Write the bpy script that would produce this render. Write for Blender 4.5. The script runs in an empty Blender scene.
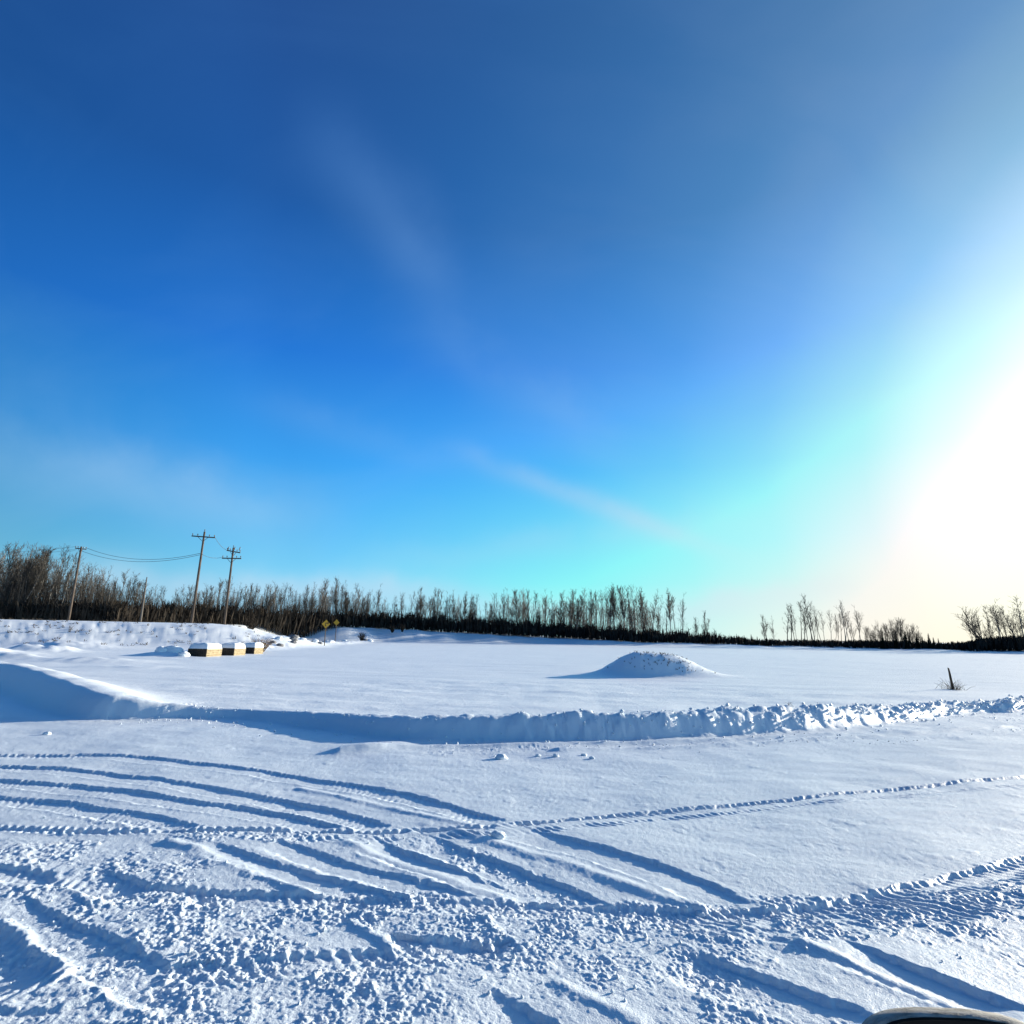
import bpy, math, random
import numpy as np
from mathutils import Vector, Matrix

random.seed(11)
RNG = np.random.default_rng(11)
scene = bpy.context.scene
COL = scene.collection
rad = math.radians

# ------------------------------------------------------------------ camera
H = 1.8                      # eye height, metres
F = 570.0                    # focal length in pixels of a 1024 px frame
PITCH = math.atan(124 / F)
ROLL = rad(0.9)
fwd = np.array([0, math.cos(PITCH), math.sin(PITCH)])
r0 = np.array([1.0, 0, 0])
u0 = np.array([0, -math.sin(PITCH), math.cos(PITCH)])
rr = math.cos(ROLL) * r0 + math.sin(ROLL) * u0
uu = -math.sin(ROLL) * r0 + math.cos(ROLL) * u0
CAM = np.array([0, 0, H])

def ray(u, v):
    return fwd * F + rr * (u - 512) + uu * (512 - v)

def on_plane(u, v, z=0.0):            # where a sight line meets the level z
    d = ray(u, v)
    return CAM + d * ((z - H) / d[2])

def at_depth(u, v, Y):                # the point Y metres ahead along a sight line
    d = ray(u, v)
    return CAM + d * (Y / d[1])

SUN_AZ, SUN_EL = rad(60), rad(12.0)
SUN = Vector((math.sin(SUN_AZ) * math.cos(SUN_EL), math.cos(SUN_AZ) * math.cos(SUN_EL), math.sin(SUN_EL)))

# ------------------------------------------------------------------ tags
def tag(o, label=None, cat=None, group=None, kind=None):
    if label: o['label'] = label
    if cat: o['category'] = cat
    if group: o['group'] = group
    if kind: o['kind'] = kind
    return o

def empty(name, loc, label=None, cat=None, group=None):
    o = bpy.data.objects.new(name, None)
    o.empty_display_size = 0.3
    o.location = loc
    COL.objects.link(o)
    return tag(o, label, cat, group)

def link_mesh(name, me, mats, parent=None):
    o = bpy.data.objects.new(name, me)
    COL.objects.link(o)
    if not me.materials:
        for m in (mats if isinstance(mats, (list, tuple)) else [mats]):
            me.materials.append(m)
    if parent: o.parent = parent
    return o

def np_mesh(name, verts, faces, smooth=True, quads=True):
    verts = np.asarray(verts, dtype=np.float32)
    faces = np.asarray(faces, dtype=np.int32)
    n = faces.shape[1]
    me = bpy.data.meshes.new(name)
    me.vertices.add(len(verts)); me.vertices.foreach_set('co', verts.ravel())
    me.loops.add(faces.size); me.loops.foreach_set('vertex_index', faces.ravel())
    me.polygons.add(len(faces))
    me.polygons.foreach_set('loop_start', np.arange(len(faces), dtype=np.int32) * n)
    me.polygons.foreach_set('loop_total', np.full(len(faces), n, dtype=np.int32))
    me.polygons.foreach_set('use_smooth', np.full(len(faces), smooth, dtype=bool))
    me.update(calc_edges=True); me.validate()
    return me

class MB:
    """collects shapes into one mesh"""
    def __init__(s): s.v = []; s.f = []
    def add(s, vs, fs):
        b = len(s.v); s.v += [tuple(p) for p in vs]; s.f += [tuple(b + i for i in f) for f in fs]
    def tube(s, pts, rads, n=8, cap=True):
        pts = [Vector(p) for p in pts]
        rings = []; vs = []; fs = []
        for i, p in enumerate(pts):
            d = (pts[min(i + 1, len(pts) - 1)] - pts[max(i - 1, 0)]).normalized()
            a = d.cross(Vector((0, 0, 1)) if abs(d.z) < 0.9 else Vector((1, 0, 0))).normalized()
            b = d.cross(a)
            for k in range(n):
                t = 2 * math.pi * k / n
                vs.append(p + (a * math.cos(t) + b * math.sin(t)) * rads[i])
        for i in range(len(pts) - 1):
            for k in range(n):
                k2 = (k + 1) % n
                fs.append((i * n + k, i * n + k2, (i + 1) * n + k2, (i + 1) * n + k))
        if cap:
            fs.append(tuple(reversed(range(n)))); fs.append(tuple((len(pts) - 1) * n + k for k in range(n)))
        s.add(vs, fs)
    def box(s, c, size, rot=None, jitter=0.0, bev=0.0):
        x, y, z = [q / 2 for q in size]
        if bev <= 0:
            vs = [Vector((a * x, b * y, e * z)) for e in (-1, 1) for a, b in ((-1, -1), (1, -1), (1, 1), (-1, 1))]
            fs = [(3, 2, 1, 0), (4, 5, 6, 7), (0, 1, 5, 4), (1, 2, 6, 5), (2, 3, 7, 6), (3, 0, 4, 7)]
        else:
            import bmesh
            bm = bmesh.new(); bmesh.ops.create_cube(bm, size=1)
            for v in bm.verts: v.co = Vector((v.co.x * size[0], v.co.y * size[1], v.co.z * size[2]))
            bmesh.ops.bevel(bm, geom=bm.edges[:], offset=bev, segments=2, profile=0.5, affect='EDGES')
            bm.verts.index_update()
            vs = [v.co.copy() for v in bm.verts]; fs = [tuple(v.index for v in f.verts) for f in bm.faces]
            bm.free()
        if rot: vs = [rot @ v for v in vs]
        vs = [v + Vector(c) + Vector([random.uniform(-jitter, jitter) for _ in range(3)]) for v in vs]
        s.add(vs, fs)
    def build(s, name, mat, parent=None, smooth=False):
        me = bpy.data.meshes.new(name); me.from_pydata(s.v, [], s.f); me.update()
        if smooth:
            for p in me.polygons: p.use_smooth = True
        return link_mesh(name, me, mat, parent)

# ------------------------------------------------------------------ noise (numpy)
def _hash(ix, iy, seed):
    h = (ix.astype(np.int64) * 374761393 + iy.astype(np.int64) * 668265263 + seed * 974711) & 0xffffffff
    h = ((h ^ (h >> 13)) * 1274126177) & 0xffffffff
    h = ((h ^ (h >> 16)) * 2246822519) & 0xffffffff
    return ((h ^ (h >> 15)) & 0xffffff) / float(0xffffff)

def perlin(x, y, seed=0):
    ix = np.floor(x); iy = np.floor(y); fx = x - ix; fy = y - iy
    ux = fx * fx * fx * (fx * (fx * 6 - 15) + 10); uy = fy * fy * fy * (fy * (fy * 6 - 15) + 10)
    def g(a, b):
        t = _hash(ix + a, iy + b, seed) * 2 * np.pi
        return np.cos(t) * (fx - a) + np.sin(t) * (fy - b)
    n0 = g(0, 0) * (1 - ux) + g(1, 0) * ux; n1 = g(0, 1) * (1 - ux) + g(1, 1) * ux
    return (n0 * (1 - uy) + n1 * uy) * 1.5

def fbm(x, y, seed=0, octv=3, gain=0.5):
    s = 0; a = 1.0
    for o in range(octv):
        s = s + a * perlin(x * 2 ** o + 17.3 * o, y * 2 ** o - 9.1 * o, seed + o); a *= gain
    return s

def crumbs(x, y, seed=0, dens=0.7):
    """domes of random size around jittered cell points, 0..1"""
    ix = np.floor(x); iy = np.floor(y); best = np.zeros_like(x)
    for a in (-1, 0, 1):
        for b in (-1, 0, 1):
            cx = ix + a; cy = iy + b
            px = cx + _hash(cx, cy, seed); py = cy + _hash(cx, cy, seed + 1)
            rr_ = 0.25 + 0.6 * _hash(cx, cy, seed + 2) ** 2
            rr_ = np.where(_hash(cx, cy, seed + 3) < dens, rr_, 0.01)
            d2 = ((x - px) ** 2 + (y - py) ** 2) / rr_ ** 2
            best = np.maximum(best, np.sqrt(np.maximum(0, 1 - d2)) * rr_)
    return best

def sstep(a, b, x):
    t = np.clip((x - a) / (b - a), 0, 1); return t * t * (3 - 2 * t)

def catmull(P, n=10):
    P = np.asarray(P, float); P = np.vstack([2 * P[0] - P[1], P, 2 * P[-1] - P[-2]]); out = []
    for i in range(1, len(P) - 2):
        for t in np.linspace(0, 1, n, endpoint=False):
            a, b, c, d = P[i - 1], P[i], P[i + 1], P[i + 2]
            out.append(0.5 * (2 * b + (c - a) * t + (2 * a - 5 * b + 4 * c - d) * t * t + (3 * b - a - 3 * c + d) * t ** 3))
    out.append(P[-2]); return np.array(out)

def px_line(pts, n=6, z=0.0):
    return catmull([on_plane(u, v, z)[:2] for u, v in pts], n)

def poly_dist(x, y, P, attrs=None):
    """signed lateral distance, arc length (and interpolated attributes) to a polyline"""
    best = np.full(x.shape, 1e9); sgn = np.zeros(x.shape); arc = np.zeros(x.shape)
    at = None if attrs is None else np.zeros(x.shape + (attrs.shape[1],))
    s0 = 0.0
    for i in range(len(P) - 1):
        a = P[i]; e = P[i + 1] - a; L2 = e @ e
        if L2 < 1e-9: continue
        L = math.sqrt(L2)
        t = np.clip(((x - a[0]) * e[0] + (y - a[1]) * e[1]) / L2, 0, 1)
        dx = x - a[0] - t * e[0]; dy = y - a[1] - t * e[1]
        d = np.hypot(dx, dy); m = d < best
        best = np.where(m, d, best)
        sgn = np.where(m, np.sign(e[0] * dy - e[1] * dx), sgn)
        arc = np.where(m, s0 + t * L, arc)
        if at is not None:
            at[m] = (attrs[i] + t[..., None] * (attrs[i + 1] - attrs[i]))[m]
        s0 += L
    return best, sgn, arc, at

# ------------------------------------------------------------------ terrain
def u_of(x, y): return 512 + F * (x / np.maximum(y, 0.5)) / math.cos(PITCH)

SH_U = np.array([-400, 0, 200, 240, 290, 375, 560, 640, 780, 1024, 1500.])
SH_Y = np.array([84, 84, 88, 105, 132, 142, 149, 136, 126, 103, 80.])      # far edge of the flat field
PL_Z = np.array([2.6, 2.7, 3.0, 3.1, 3.3, 3.2, 1.3, 0.7, 0.45, 0.35, 0.3])  # height of the wooded land beyond it

# snow bank: crest row and front foot row as seen, run = depth of the face
BERM = [(-260, 742, 646, 1.0, 22), (-120, 738, 652, 1.0, 15.5), (0, 735, 663, 1.0, 8.6), (60, 731, 675, .9, 4.3), (100, 729, 690, .75, 1.3), (130, 726, 697, .5, .8), (160, 723, 703, .32, .6), (200, 721.5, 706.5, .3, .5),
        (250, 722, 709.5, .32, .4), (330, 737, 713, .55, .8), (400, 749, 715, .5, .8), (500, 748, 713, .5, .55), (600, 745, 712, .5, .4),
        (700, 740, 710, .5, .4), (800, 733, 707, .55, .35), (880, 724, 705.5, .5, .3), (930, 718, 704.5, .5, .3), (965, 715, 704, .5, .3), (1000, 714, 701, .5, .3), (1060, 711, 697, .6, .3), (1250, 704, 692, .6, .3)]
_bp = []; _ba = []
for (u, vb, vc, run, setb) in BERM:
    b = on_plane(u, vb); c = at_depth(u, vc, b[1] + run + setb)
    _bp.append(c[:2]); _ba.append((max(c[2], 0.10) * (.90 if u > 380 else 1.0), run, min(max(c[2], .1) * 3.0, 1.7)))
_all = catmull(np.hstack([np.array(_bp), np.array(_ba)]), 5)
B_P, B_A = _all[:, :2], _all[:, 2:]

MOUND = on_plane(658, 677)
ROAD_A = at_depth(-420, 630, 54); ROAD_B = at_depth(208, 630, 75)
SPIT = px_line([(205, 652), (245, 650), (285, 647.5), (330, 644.5), (372, 641.5)], 4)

# tyre tracks: image rows traced on the level snow, width, depth, tread depth, loose snow
TR = [
 ([(-90, 758), (0, 754), (115, 755), (230, 766), (340, 782), (420, 797), (512, 821)], .30, 0.026, .0035, .25),
 ([(-90, 763), (0, 765), (100, 771), (230, 789), (340, 810), (395, 825)], .30, 0.028, .0035, .25),
 ([(-90, 775), (0, 779), (110, 788), (200, 801), (280, 812), (345, 827)], .32, 0.030, .0035, .3),
 ([(-90, 791), (0, 795), (60, 800), (150, 815), (205, 827)], .28, 0.024, .0035, .6),
 ([(-90, 822), (0, 825), (100, 829), (200, 830), (300, 829.5), (400, 829), (510, 824), (600, 815), (760, 801), (900, 787), (1024, 776), (1150, 766)], .11, 0.0280, .013, .1),
 ([(300, 838), (400, 837), (520, 831), (620, 822), (770, 808), (900, 795), (1024, 785)], .07, 0.0060, .008, .1),
 ([(528, 828), (600, 846), (690, 874), (765, 906)], .36, 0.027, .003, .15),
 ([(432, 836), (500, 860), (560, 882), (612, 903)], .32, 0.0306, .003, .5),
 ([(375, 838), (440, 860), (500, 880), (555, 898)], .30, 0.0306, .003, .3),
 ([(275, 838), (340, 858), (420, 880), (500, 900)], .26, 0.021, .003, .4),
 ([(210, 842), (290, 866), (380, 890), (420, 900)], .24, 0.0220, .002, .4),
 ([(-60, 868), (0, 866), (60, 872), (110, 878), (160, 886), (230, 890), (310, 893), (512, 900), (620, 904), (760, 907), (850, 896), (920, 881), (1024, 857), (1150, 826)], .24, 0.0300, .0075, .2),
 ([(700, 921), (800, 912), (880, 900), (960, 884), (1024, 873), (1120, 855)], .22, 0.0150, .0085, .3),
 ([(770, 928), (860, 917), (940, 905), (1024, 893)], .20, 0.0120, .008, .4),
 ([(836, 938), (900, 960), (960, 982), (1050, 1016)], .36, 0.0394, .003, .15),
 ([(668, 943), (730, 966), (800, 988), (900, 1026)], .34, 0.0340, .003, .4),
 ([(478, 985), (540, 1012), (590, 1040)], .30, 0.0306, .003, .5),
 ([(215, 960), (300, 955), (400, 948), (480, 942)], .22, 0.0218, .0085, .2),
 ([(18, 896), (80, 923), (150, 953), (230, 985)], .32, 0.027, .003, .9),
 ([(-50, 903), (0, 924), (50, 956), (75, 975)], .34, 0.036, .006, .4),
 ([(95, 866), (130, 878), (165, 890)], .30, 0.0306, .004, .6),
 ([(425, 936), (445, 938), (470, 942)], .2, 0.0306, .002, .2),
]
TRACKS = [(px_line(p, 6), w, d, t, c) for p, w, d, t, c in TR]
# pushed-up ridges and bright hard lips (height, half width)
RD = [([(460, 832), (560, 862), (650, 892), (705, 906)], .018, .07), ([(345, 842), (420, 866), (515, 898)], .015, .06), ([(170, 842), (230, 862), (300, 890)], .02, .06),
      ([(800, 945), (880, 975), (975, 1012)], .018, .05), ([(0, 922), (35, 946), (66, 968)], .03, .05),
      ([(355, 922), (375, 935), (395, 948)], .012, .04), ([(560, 985), (640, 1022)], .012, .05), ([(300, 788), (400, 810), (480, 828)], .014, .05),
      ([(340, 752), (430, 747), (520, 746), (640, 743), (760, 739), (860, 734), (960, 728)], .045, .13), ([(560, 751), (700, 746), (840, 738), (1000, 727), (1060, 722)], .035, .12)]
RD += [([(365, 749), (450, 739), (570, 727)], .05, .34)]
RIDGES = [(px_line(p, 6), h_, w) for p, h_, w in RD]
# broken snow: a band or patch (half width, strength)
CH = [([(-80, 905), (60, 905), (200, 905), (350, 908), (512, 918), (640, 922), (760, 922), (900, 912), (1050, 898)], .32, 1.0),
      ([(-60, 850), (40, 853), (120, 862), (160, 880)], .33, .9), ([(180, 836), (300, 838), (430, 838)], .16, .8), ([(420, 838), (500, 868), (580, 898)], .16, .8),
      ([(120, 930), (250, 955), (330, 985)], .35, 1.0), ([(-80, 990), (100, 985), (250, 1005), (420, 1010)], .45, .85), ([(300, 915), (210, 935), (230, 950)], .15, .9),
      ([(330, 965), (480, 972), (640, 975)], .3, .75), ([(500, 945), (640, 950), (740, 965)], .25, .8), ([(450, 930), (520, 945), (600, 948)], .2, .8),
      ([(940, 940), (1040, 960)], .3, .4), ([(40, 815), (160, 826), (220, 832)], .13, .6), ([(700, 1030), (800, 1030)], .3, .6),
      ([(980, 718), (1050, 722)], .5, .8), ([(860, 745), (980, 733), (1060, 727)], .18, .6), ([(440, 752), (600, 748), (740, 744), (860, 738)], .22, .55)]
CHURN = [(px_line(p, 6), w, s) for p, w, s in CH]

def terrain(x, y, fine=True):
    x = np.asarray(x, float); y = np.asarray(y, float)
    r = np.hypot(x, y); u = u_of(x, y); front = y > 1.0
    z = np.zeros(x.shape)
    # far wooded land
    ys = np.interp(u, SH_U, SH_Y); zp = np.interp(u, SH_U, PL_Z)
    yy = y + 1.6 * fbm(x / 9, y / 9, 40, 2)
    land = zp * sstep(0, 1, (yy - ys) / np.interp(u, [290, 350], [18, 5.5])) + 0.25 * fbm(x / 7, y / 7, 41, 3) * sstep(0, 6, y - ys)
    land = land + np.clip((y - ys - 9), 0, 60) * 0.012
    z = np.where(front, land, 0)
    # road embankment on the left
    e = (ROAD_B - ROAD_A)[:2]; L = np.linalg.norm(e); ed = e / L
    s = (x - ROAD_A[0]) * ed[0] + (y - ROAD_A[1]) * ed[1]; t = -(x - ROAD_A[0]) * ed[1] + (y - ROAD_A[1]) * ed[0]
    s_over = np.maximum(s - L, 0) / 1.3
    dist = np.hypot(np.maximum(np.abs(t) - 3.0, 0), s_over)
    emb = 2.75 * (1 - sstep(0.0, 12.5, dist))
    emb = emb + (0.07 * fbm(x / 9, y / 1.1, 45, 3) + .13 * crumbs(x / 1.5, y / .8, 46, .35)) * sstep(0.15, 0.8, emb) * (emb < 2.6)
    z = np.maximum(z, np.where(front, emb, 0))
    # low rubble spit
    d, sg, arc, _ = poly_dist(x, y, SPIT)
    z = z + (0.32 + .3 * crumbs(x / 1.1, y / 1.2, 48, .5)) * np.exp(-(d / 1.8) ** 2) * (r > 30)
    # left drifts behind the bank
    for (u_, v_, h_, sx, sy) in [(40, 652, .55, 3.0, 2.0), (95, 662, .30, 2.6, 1.5), (70, 648, .5, 4, 2.4), (-60, 655, .9, 4, 3), (160, 656, .35, 1.5, 1.0), (130, 668, .15, 2.6, 1.6), (10, 660, .35, 2.2, 1.2)]:
        p = on_plane(u_, v_); a = (x - p[0]) / sx; b = (y - p[1]) / sy
        z = z + h_ * np.exp(-(a * a + b * b)) * (1 + .35 * fbm(x / 1.5, y / 1.5, 50, 2))
    # field: wind ripples and faint swells
    fld = sstep(10, 18, r)
    z = z + fld * (0.028 * fbm(x / 5.0 + .25 * y, y / 1.5, 60, 3) + 0.03 * fbm(x / 9, y / 9, 61, 2)) * (r < 200)
    # mound
    mx = x - MOUND[0]; my = y - MOUND[1] - .9
    wob = fbm(x / 1.4, y / 1.4, 70, 3)
    q = np.hypot(np.where(mx < -0.3, (mx + .3) / 1.95, (mx + .3) / 2.75), my / 1.3)
    mound = 1.08 * np.exp(-np.clip(q, 0, 9) ** 2.9 * 0.95) * (1 + .04 * wob) + .04 * np.exp(-(q / 2.2) ** 2)
    mound = mound + sstep(.12, .5, mound) * (0.028 * fbm(x / .45, y / .45, 72, 3) + .05 * crumbs(x / .4, y / .4, 73, .3) * sstep(-.1, 1.2, mx))
    mound = np.where(q < 5, mound, 0)
    # bank
    d, sg, arc, A = poly_dist(x, y, B_P, B_A)
    ch, run, back = A[..., 0], A[..., 1], A[..., 2]
    lump = fbm(x / .55, y / .55, 80, 3)
    rough = np.interp(u, [0, 120, 170, 300, 480, 560, 900, 1100], [.05, .08, .35, .25, .5, .9, 1.0, 1.0])
    tt = d + rough * .05 * lump + rough * .03 * fbm(arc / .25 + 1.5 * fbm(x, y, 88, 2), d * 2, 82, 3)
    frontf = 1 - sstep(0, 1, (tt - .05) / run)
    backf = np.exp(-(np.maximum(tt - .05, 0) / back) ** 2 * 1.6)
    side = np.where(sg > 0, backf, frontf)          # sg>0: away from the viewer
    berm = ch * side
    scal = fbm(arc / .32 + 1.2 * fbm(x / .8, y / .8, 87, 2), d * 2.5, 83, 3)
    k = sstep(0.04, 0.2, berm) * rough
    scr = np.interp(u, [0, 450, 560], [0, 0, 1]) * (sg <= 0)
    berm = berm + k * (0.028 * lump + 0.012 * scal * scr + .10 * crumbs(x / .26, y / .26, 84, .45) * np.exp(-(d / .28) ** 2) + .075 * crumbs(x / .21, y / .21, 89, .4) * np.interp(u, [450, 650, 800], [.1, .45, 1]) + .03 * crumbs(x / .11, y / .11, 85, .5))
    berm = berm + 0.05 * fbm(x / 1.6, y / 1.6, 86, 2) * sstep(0.2, 0.7, berm)
    berm = np.where(front, berm, 0)
    berm = np.where(d < 9, berm, 0)
    z = z + np.maximum(mound, 0) + np.maximum(berm, 0)
    # worked snow near the vehicle
    near = (r < 24) & (y > -4)
    if fine and near.any():
        X, Y = x[near], y[near]; add = np.zeros(X.shape); ch_ = np.zeros(X.shape); press = np.zeros(X.shape)
        jx = X + .022 * fbm(X / .35, Y / .35, 90, 2); jy = Y + .022 * fbm(X / .35, Y / .35, 91, 2)
        for P, w, dp, tread, cs in TRACKS:
            d0, sg_, ar, _ = poly_dist(jx, jy, P)
            q = d0 * sg_                                   # >0 beyond the sun side edge
            n1 = fbm(ar / .5, ar * 0 + 3.1, 93, 2)
            hw = w / 2
            dd = np.abs(q + hw)
            m_ = d0 < 1.2
            L_ = max(ar.max(), .1)
            end = sstep(0, .3, ar) * sstep(0, .3, L_ - ar + .02) if w > .21 and tread < .007 else 1.0
            rag = .018 * fbm(X / .07, Y / .07, 94, 2)
            g = (1 - sstep(-.030, .012, q + rag)) * sstep(-w - .03, -w + .06, q + rag)
            dep = dp * (1 + .22 * n1) * end
            add = np.where(m_, add * (1 - .8 * g) - dep * g, add)
            lip = np.exp(-((q + w + .03) / .035) ** 2)
            add = add + .20 * dep * lip * (0.8 + .3 * fbm(X / .5, Y / .5, 95, 2))
            if tread >= .0034:
                per = .085
                wav = np.sin(2 * np.pi * (ar + .6 * q) / per)
                edge = np.exp(-((q + .03) / .05) ** 2) + np.exp(-((q + w - .03) / .05) ** 2)
                add = add + tread * (.55 + .9 * fbm(ar / .6, q * 2, 96, 2)) * np.clip(wav * 1.5, -1, 1) * np.clip(edge + .35 * g, 0, 1)
            ch_ = np.maximum(ch_, cs * np.exp(-((q + w + .07) / .10) ** 2) * .7)
            ch_ = np.where(m_ & (tread < .006), ch_ * (1 - .5 * g), ch_)
        for P, hh, w in RIDGES:
            dd, sg_, ar, _ = poly_dist(jx, jy, P)
            L_ = ar.max() + 1e-6
            add = add + hh * np.exp(-(dd / w) ** 2) * (1 + .3 * fbm(ar / .7, ar * 0 + .4, 97, 3))
        for P, w, s in CHURN:
            dd, sg_, ar, _ = poly_dist(X, Y, P)
            dd = dd + .12 * fbm(X / .4, Y / .4, 98, 3)
            ch_ = np.maximum(ch_, s * (1 - sstep(.6, 1.25, dd / w)))
        ch_ = np.clip(ch_, 0, 1.1) * (.35 + .65 * sstep(-.35, .25, fbm(X / .45, Y / .45, 99, 3)))
        rn = np.hypot(X, Y)
        c1 = crumbs(X / .075, Y / .075, 101, .12); c2 = crumbs(X / .034, Y / .034, 102, .5); c3 = crumbs(X / .019, Y / .019, 103, .8)
        add = add + ch_ * (.015 * c1 + .013 * c2 + .010 * c3 * (rn < 9) + .010 * fbm(X / .3, Y / .3, 104, 3) + .006 * fbm(X / .06, Y / .06, 105, 2))
        # fine grain of the smooth snow
        sm = 1 - .7 * np.clip(ch_, 0, 1)
        add = add + sm * (.0017 * fbm(X / .05, Y / .05, 106, 2) + .006 * fbm(X / .6, Y / .35, 107, 3) + .006 * crumbs(X / .09, Y / .09, 108, .06) )
        add = add + .02 * fbm(X / 1.7, Y / 1.4, 109, 2) * sstep(2, 4, rn)
        flat = 1 - np.clip(berm[near] / .15, 0, 1)
        z[near] += add * flat
    return z, mound, berm

def ground_z(x, y):
    return float(terrain(np.array([float(x)]), np.array([float(y)]))[0][0])

# ------------------------------------------------------------------ materials
def mat(name):
    m = bpy.data.materials.new(name); m.use_nodes = True
    return m, m.node_tree.nodes, m.node_tree.links, m.node_tree.nodes['Principled BSDF']

def noisy(name, c1, c2, scale=8.0, rough=0.8, bump=0.0, bscale=40, stretch=(1, 1, 1), spec=.3, ramp=(.35, .65)):
    m, N, L, B = mat(name)
    tc = N.new('ShaderNodeTexCoord'); mp = N.new('ShaderNodeMapping'); mp.inputs['Scale'].default_value = stretch
    L.new(tc.outputs['Object'], mp.inputs[0])
    n = N.new('ShaderNodeTexNoise'); n.inputs['Scale'].default_value = scale; n.inputs['Detail'].default_value = 5
    L.new(mp.outputs[0], n.inputs['Vector'])
    r = N.new('ShaderNodeValToRGB'); r.color_ramp.elements[0].position = ramp[0]; r.color_ramp.elements[1].position = ramp[1]
    r.color_ramp.elements[0].color = (*c1, 1); r.color_ramp.elements[1].color = (*c2, 1)
    L.new(n.outputs['Fac'], r.inputs[0]); L.new(r.outputs[0], B.inputs['Base Color'])
    B.inputs['Roughness'].default_value = rough; B.inputs['Specular IOR Level'].default_value = spec
    if bump:
        n2 = N.new('ShaderNodeTexNoise'); n2.inputs['Scale'].default_value = bscale; n2.inputs['Detail'].default_value = 4
        L.new(mp.outputs[0], n2.inputs['Vector'])
        b = N.new('ShaderNodeBump'); b.inputs['Strength'].default_value = bump; b.inputs['Distance'].default_value = .02
        L.new(n2.outputs['Fac'], b.inputs['Height']); L.new(b.outputs[0], B.inputs['Normal'])
    return m

def snow_material():
    m, N, L, B = mat('snow')
    geo = N.new('ShaderNodeNewGeometry')
    n = N.new('ShaderNodeTexNoise'); n.inputs['Scale'].default_value = .35; n.inputs['Detail'].default_value = 6
    L.new(geo.outputs['Position'], n.inputs['Vector'])
    r = N.new('ShaderNodeValToRGB')
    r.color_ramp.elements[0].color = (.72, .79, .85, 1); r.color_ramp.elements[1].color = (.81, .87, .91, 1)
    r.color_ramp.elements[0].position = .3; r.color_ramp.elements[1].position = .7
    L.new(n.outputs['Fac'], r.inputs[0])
    sep = N.new('ShaderNodeSeparateXYZ'); L.new(geo.outputs['Position'], sep.inputs[0])   # field past the bank painted lighter, standing in for glare on far snow
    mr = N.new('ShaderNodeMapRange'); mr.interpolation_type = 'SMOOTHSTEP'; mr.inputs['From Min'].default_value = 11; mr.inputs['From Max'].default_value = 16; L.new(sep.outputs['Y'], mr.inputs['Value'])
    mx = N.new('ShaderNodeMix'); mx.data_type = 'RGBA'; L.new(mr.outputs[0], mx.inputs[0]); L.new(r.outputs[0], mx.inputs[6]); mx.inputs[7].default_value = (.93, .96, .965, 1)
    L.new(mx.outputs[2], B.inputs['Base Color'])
    B.inputs['Roughness'].default_value = .48; B.inputs['Specular IOR Level'].default_value = .5
    n1 = N.new('ShaderNodeTexNoise'); n1.inputs['Scale'].default_value = 85; n1.inputs['Detail'].default_value = 5; n1.inputs['Roughness'].default_value = .65
    L.new(geo.outputs['Position'], n1.inputs['Vector'])
    b1 = N.new('ShaderNodeBump'); b1.inputs['Strength'].default_value = .7; b1.inputs['Distance'].default_value = .010
    L.new(n1.outputs['Fac'], b1.inputs['Height'])
    n2 = N.new('ShaderNodeTexNoise'); n2.inputs['Scale'].default_value = 9; n2.inputs['Detail'].default_value = 5
    L.new(geo.outputs['Position'], n2.inputs['Vector'])
    b2 = N.new('ShaderNodeBump'); b2.inputs['Strength'].default_value = .18; b2.inputs['Distance'].default_value = .02
    L.new(n2.outputs['Fac'], b2.inputs['Height']); L.new(b1.outputs[0], b2.inputs['Normal'])
    L.new(b2.outputs[0], B.inputs['Normal'])
    return m

M_SNOW = snow_material()
M_BARK = noisy('pale_bark', (.13, .115, .10), (.46, .43, .38), 3, .85, stretch=(9, 9, 14))
M_TWIG = noisy('twig', (.035, .031, .026), (.095, .086, .072), 5, .85)
M_BARKD = noisy('grey_bark', (.07, .06, .05), (.20, .175, .15), 3, .85, stretch=(9, 9, 12))
M_BRUSH = noisy('brushwood', (.016, .013, .011), (.06, .049, .038), .6, .95, spec=.05)
M_NEEDLE = noisy('needles', (.010, .016, .010), (.03, .042, .024), 3, .9, spec=.1)
M_POLE = noisy('pole_wood', (.05, .038, .03), (.15, .115, .09), 2.0, .85, .4, 20, (6, 6, .6))
M_ARM = noisy('crossarm_wood', (.035, .03, .025), (.09, .075, .06), 3.0, .85)
M_PORC = noisy('porcelain', (.12, .10, .09), (.20, .17, .15), 5, .3, spec=.5)
M_WIRE = noisy('wire_metal', (.06, .06, .065), (.12, .12, .125), 5, .5)
M_TAN = noisy('tan_timber', (.26, .20, .11), (.52, .42, .27), 5, .85, .5, 30, (1, 1, 6))
M_SHADEW = noisy('shaded_timber', (.020, .016, .013), (.055, .043, .032), 5, .9, .5, 30, (1, 1, 6))  # the tan timber in shade, with the shade put into the colour
M_YELLOW = noisy('yellow_paint', (.40, .24, .02), (.55, .34, .04), 6, .5)
M_BLACK = noisy('black_paint', (.015, .015, .015), (.03, .03, .03), 6, .5)
M_STEELP = noisy('post_wood', (.09, .06, .035), (.17, .11, .06), 6, .8)
M_DRY = noisy('dry_stalks', (.16, .10, .055), (.32, .22, .12), 6, .85)
M_WEED = noisy('dead_weed', (.05, .042, .032), (.13, .10, .07), 6, .9)
M_ROCK = noisy('rock', (.10, .10, .11), (.28, .27, .27), 3, .9, .5, 12)
M_STAKE = noisy('stake_wood', (.04, .028, .02), (.11, .08, .055), 6, .85)
M_HOUS = noisy('black_plastic', (.006, .006, .006), (.012, .012, .012), 30, .7, .2, 300, spec=.1)
M_FROST = noisy('frosted_plastic', (.20, .19, .17), (.45, .43, .39), 40, .75, .4, 200, (1, 4, 1))

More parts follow.
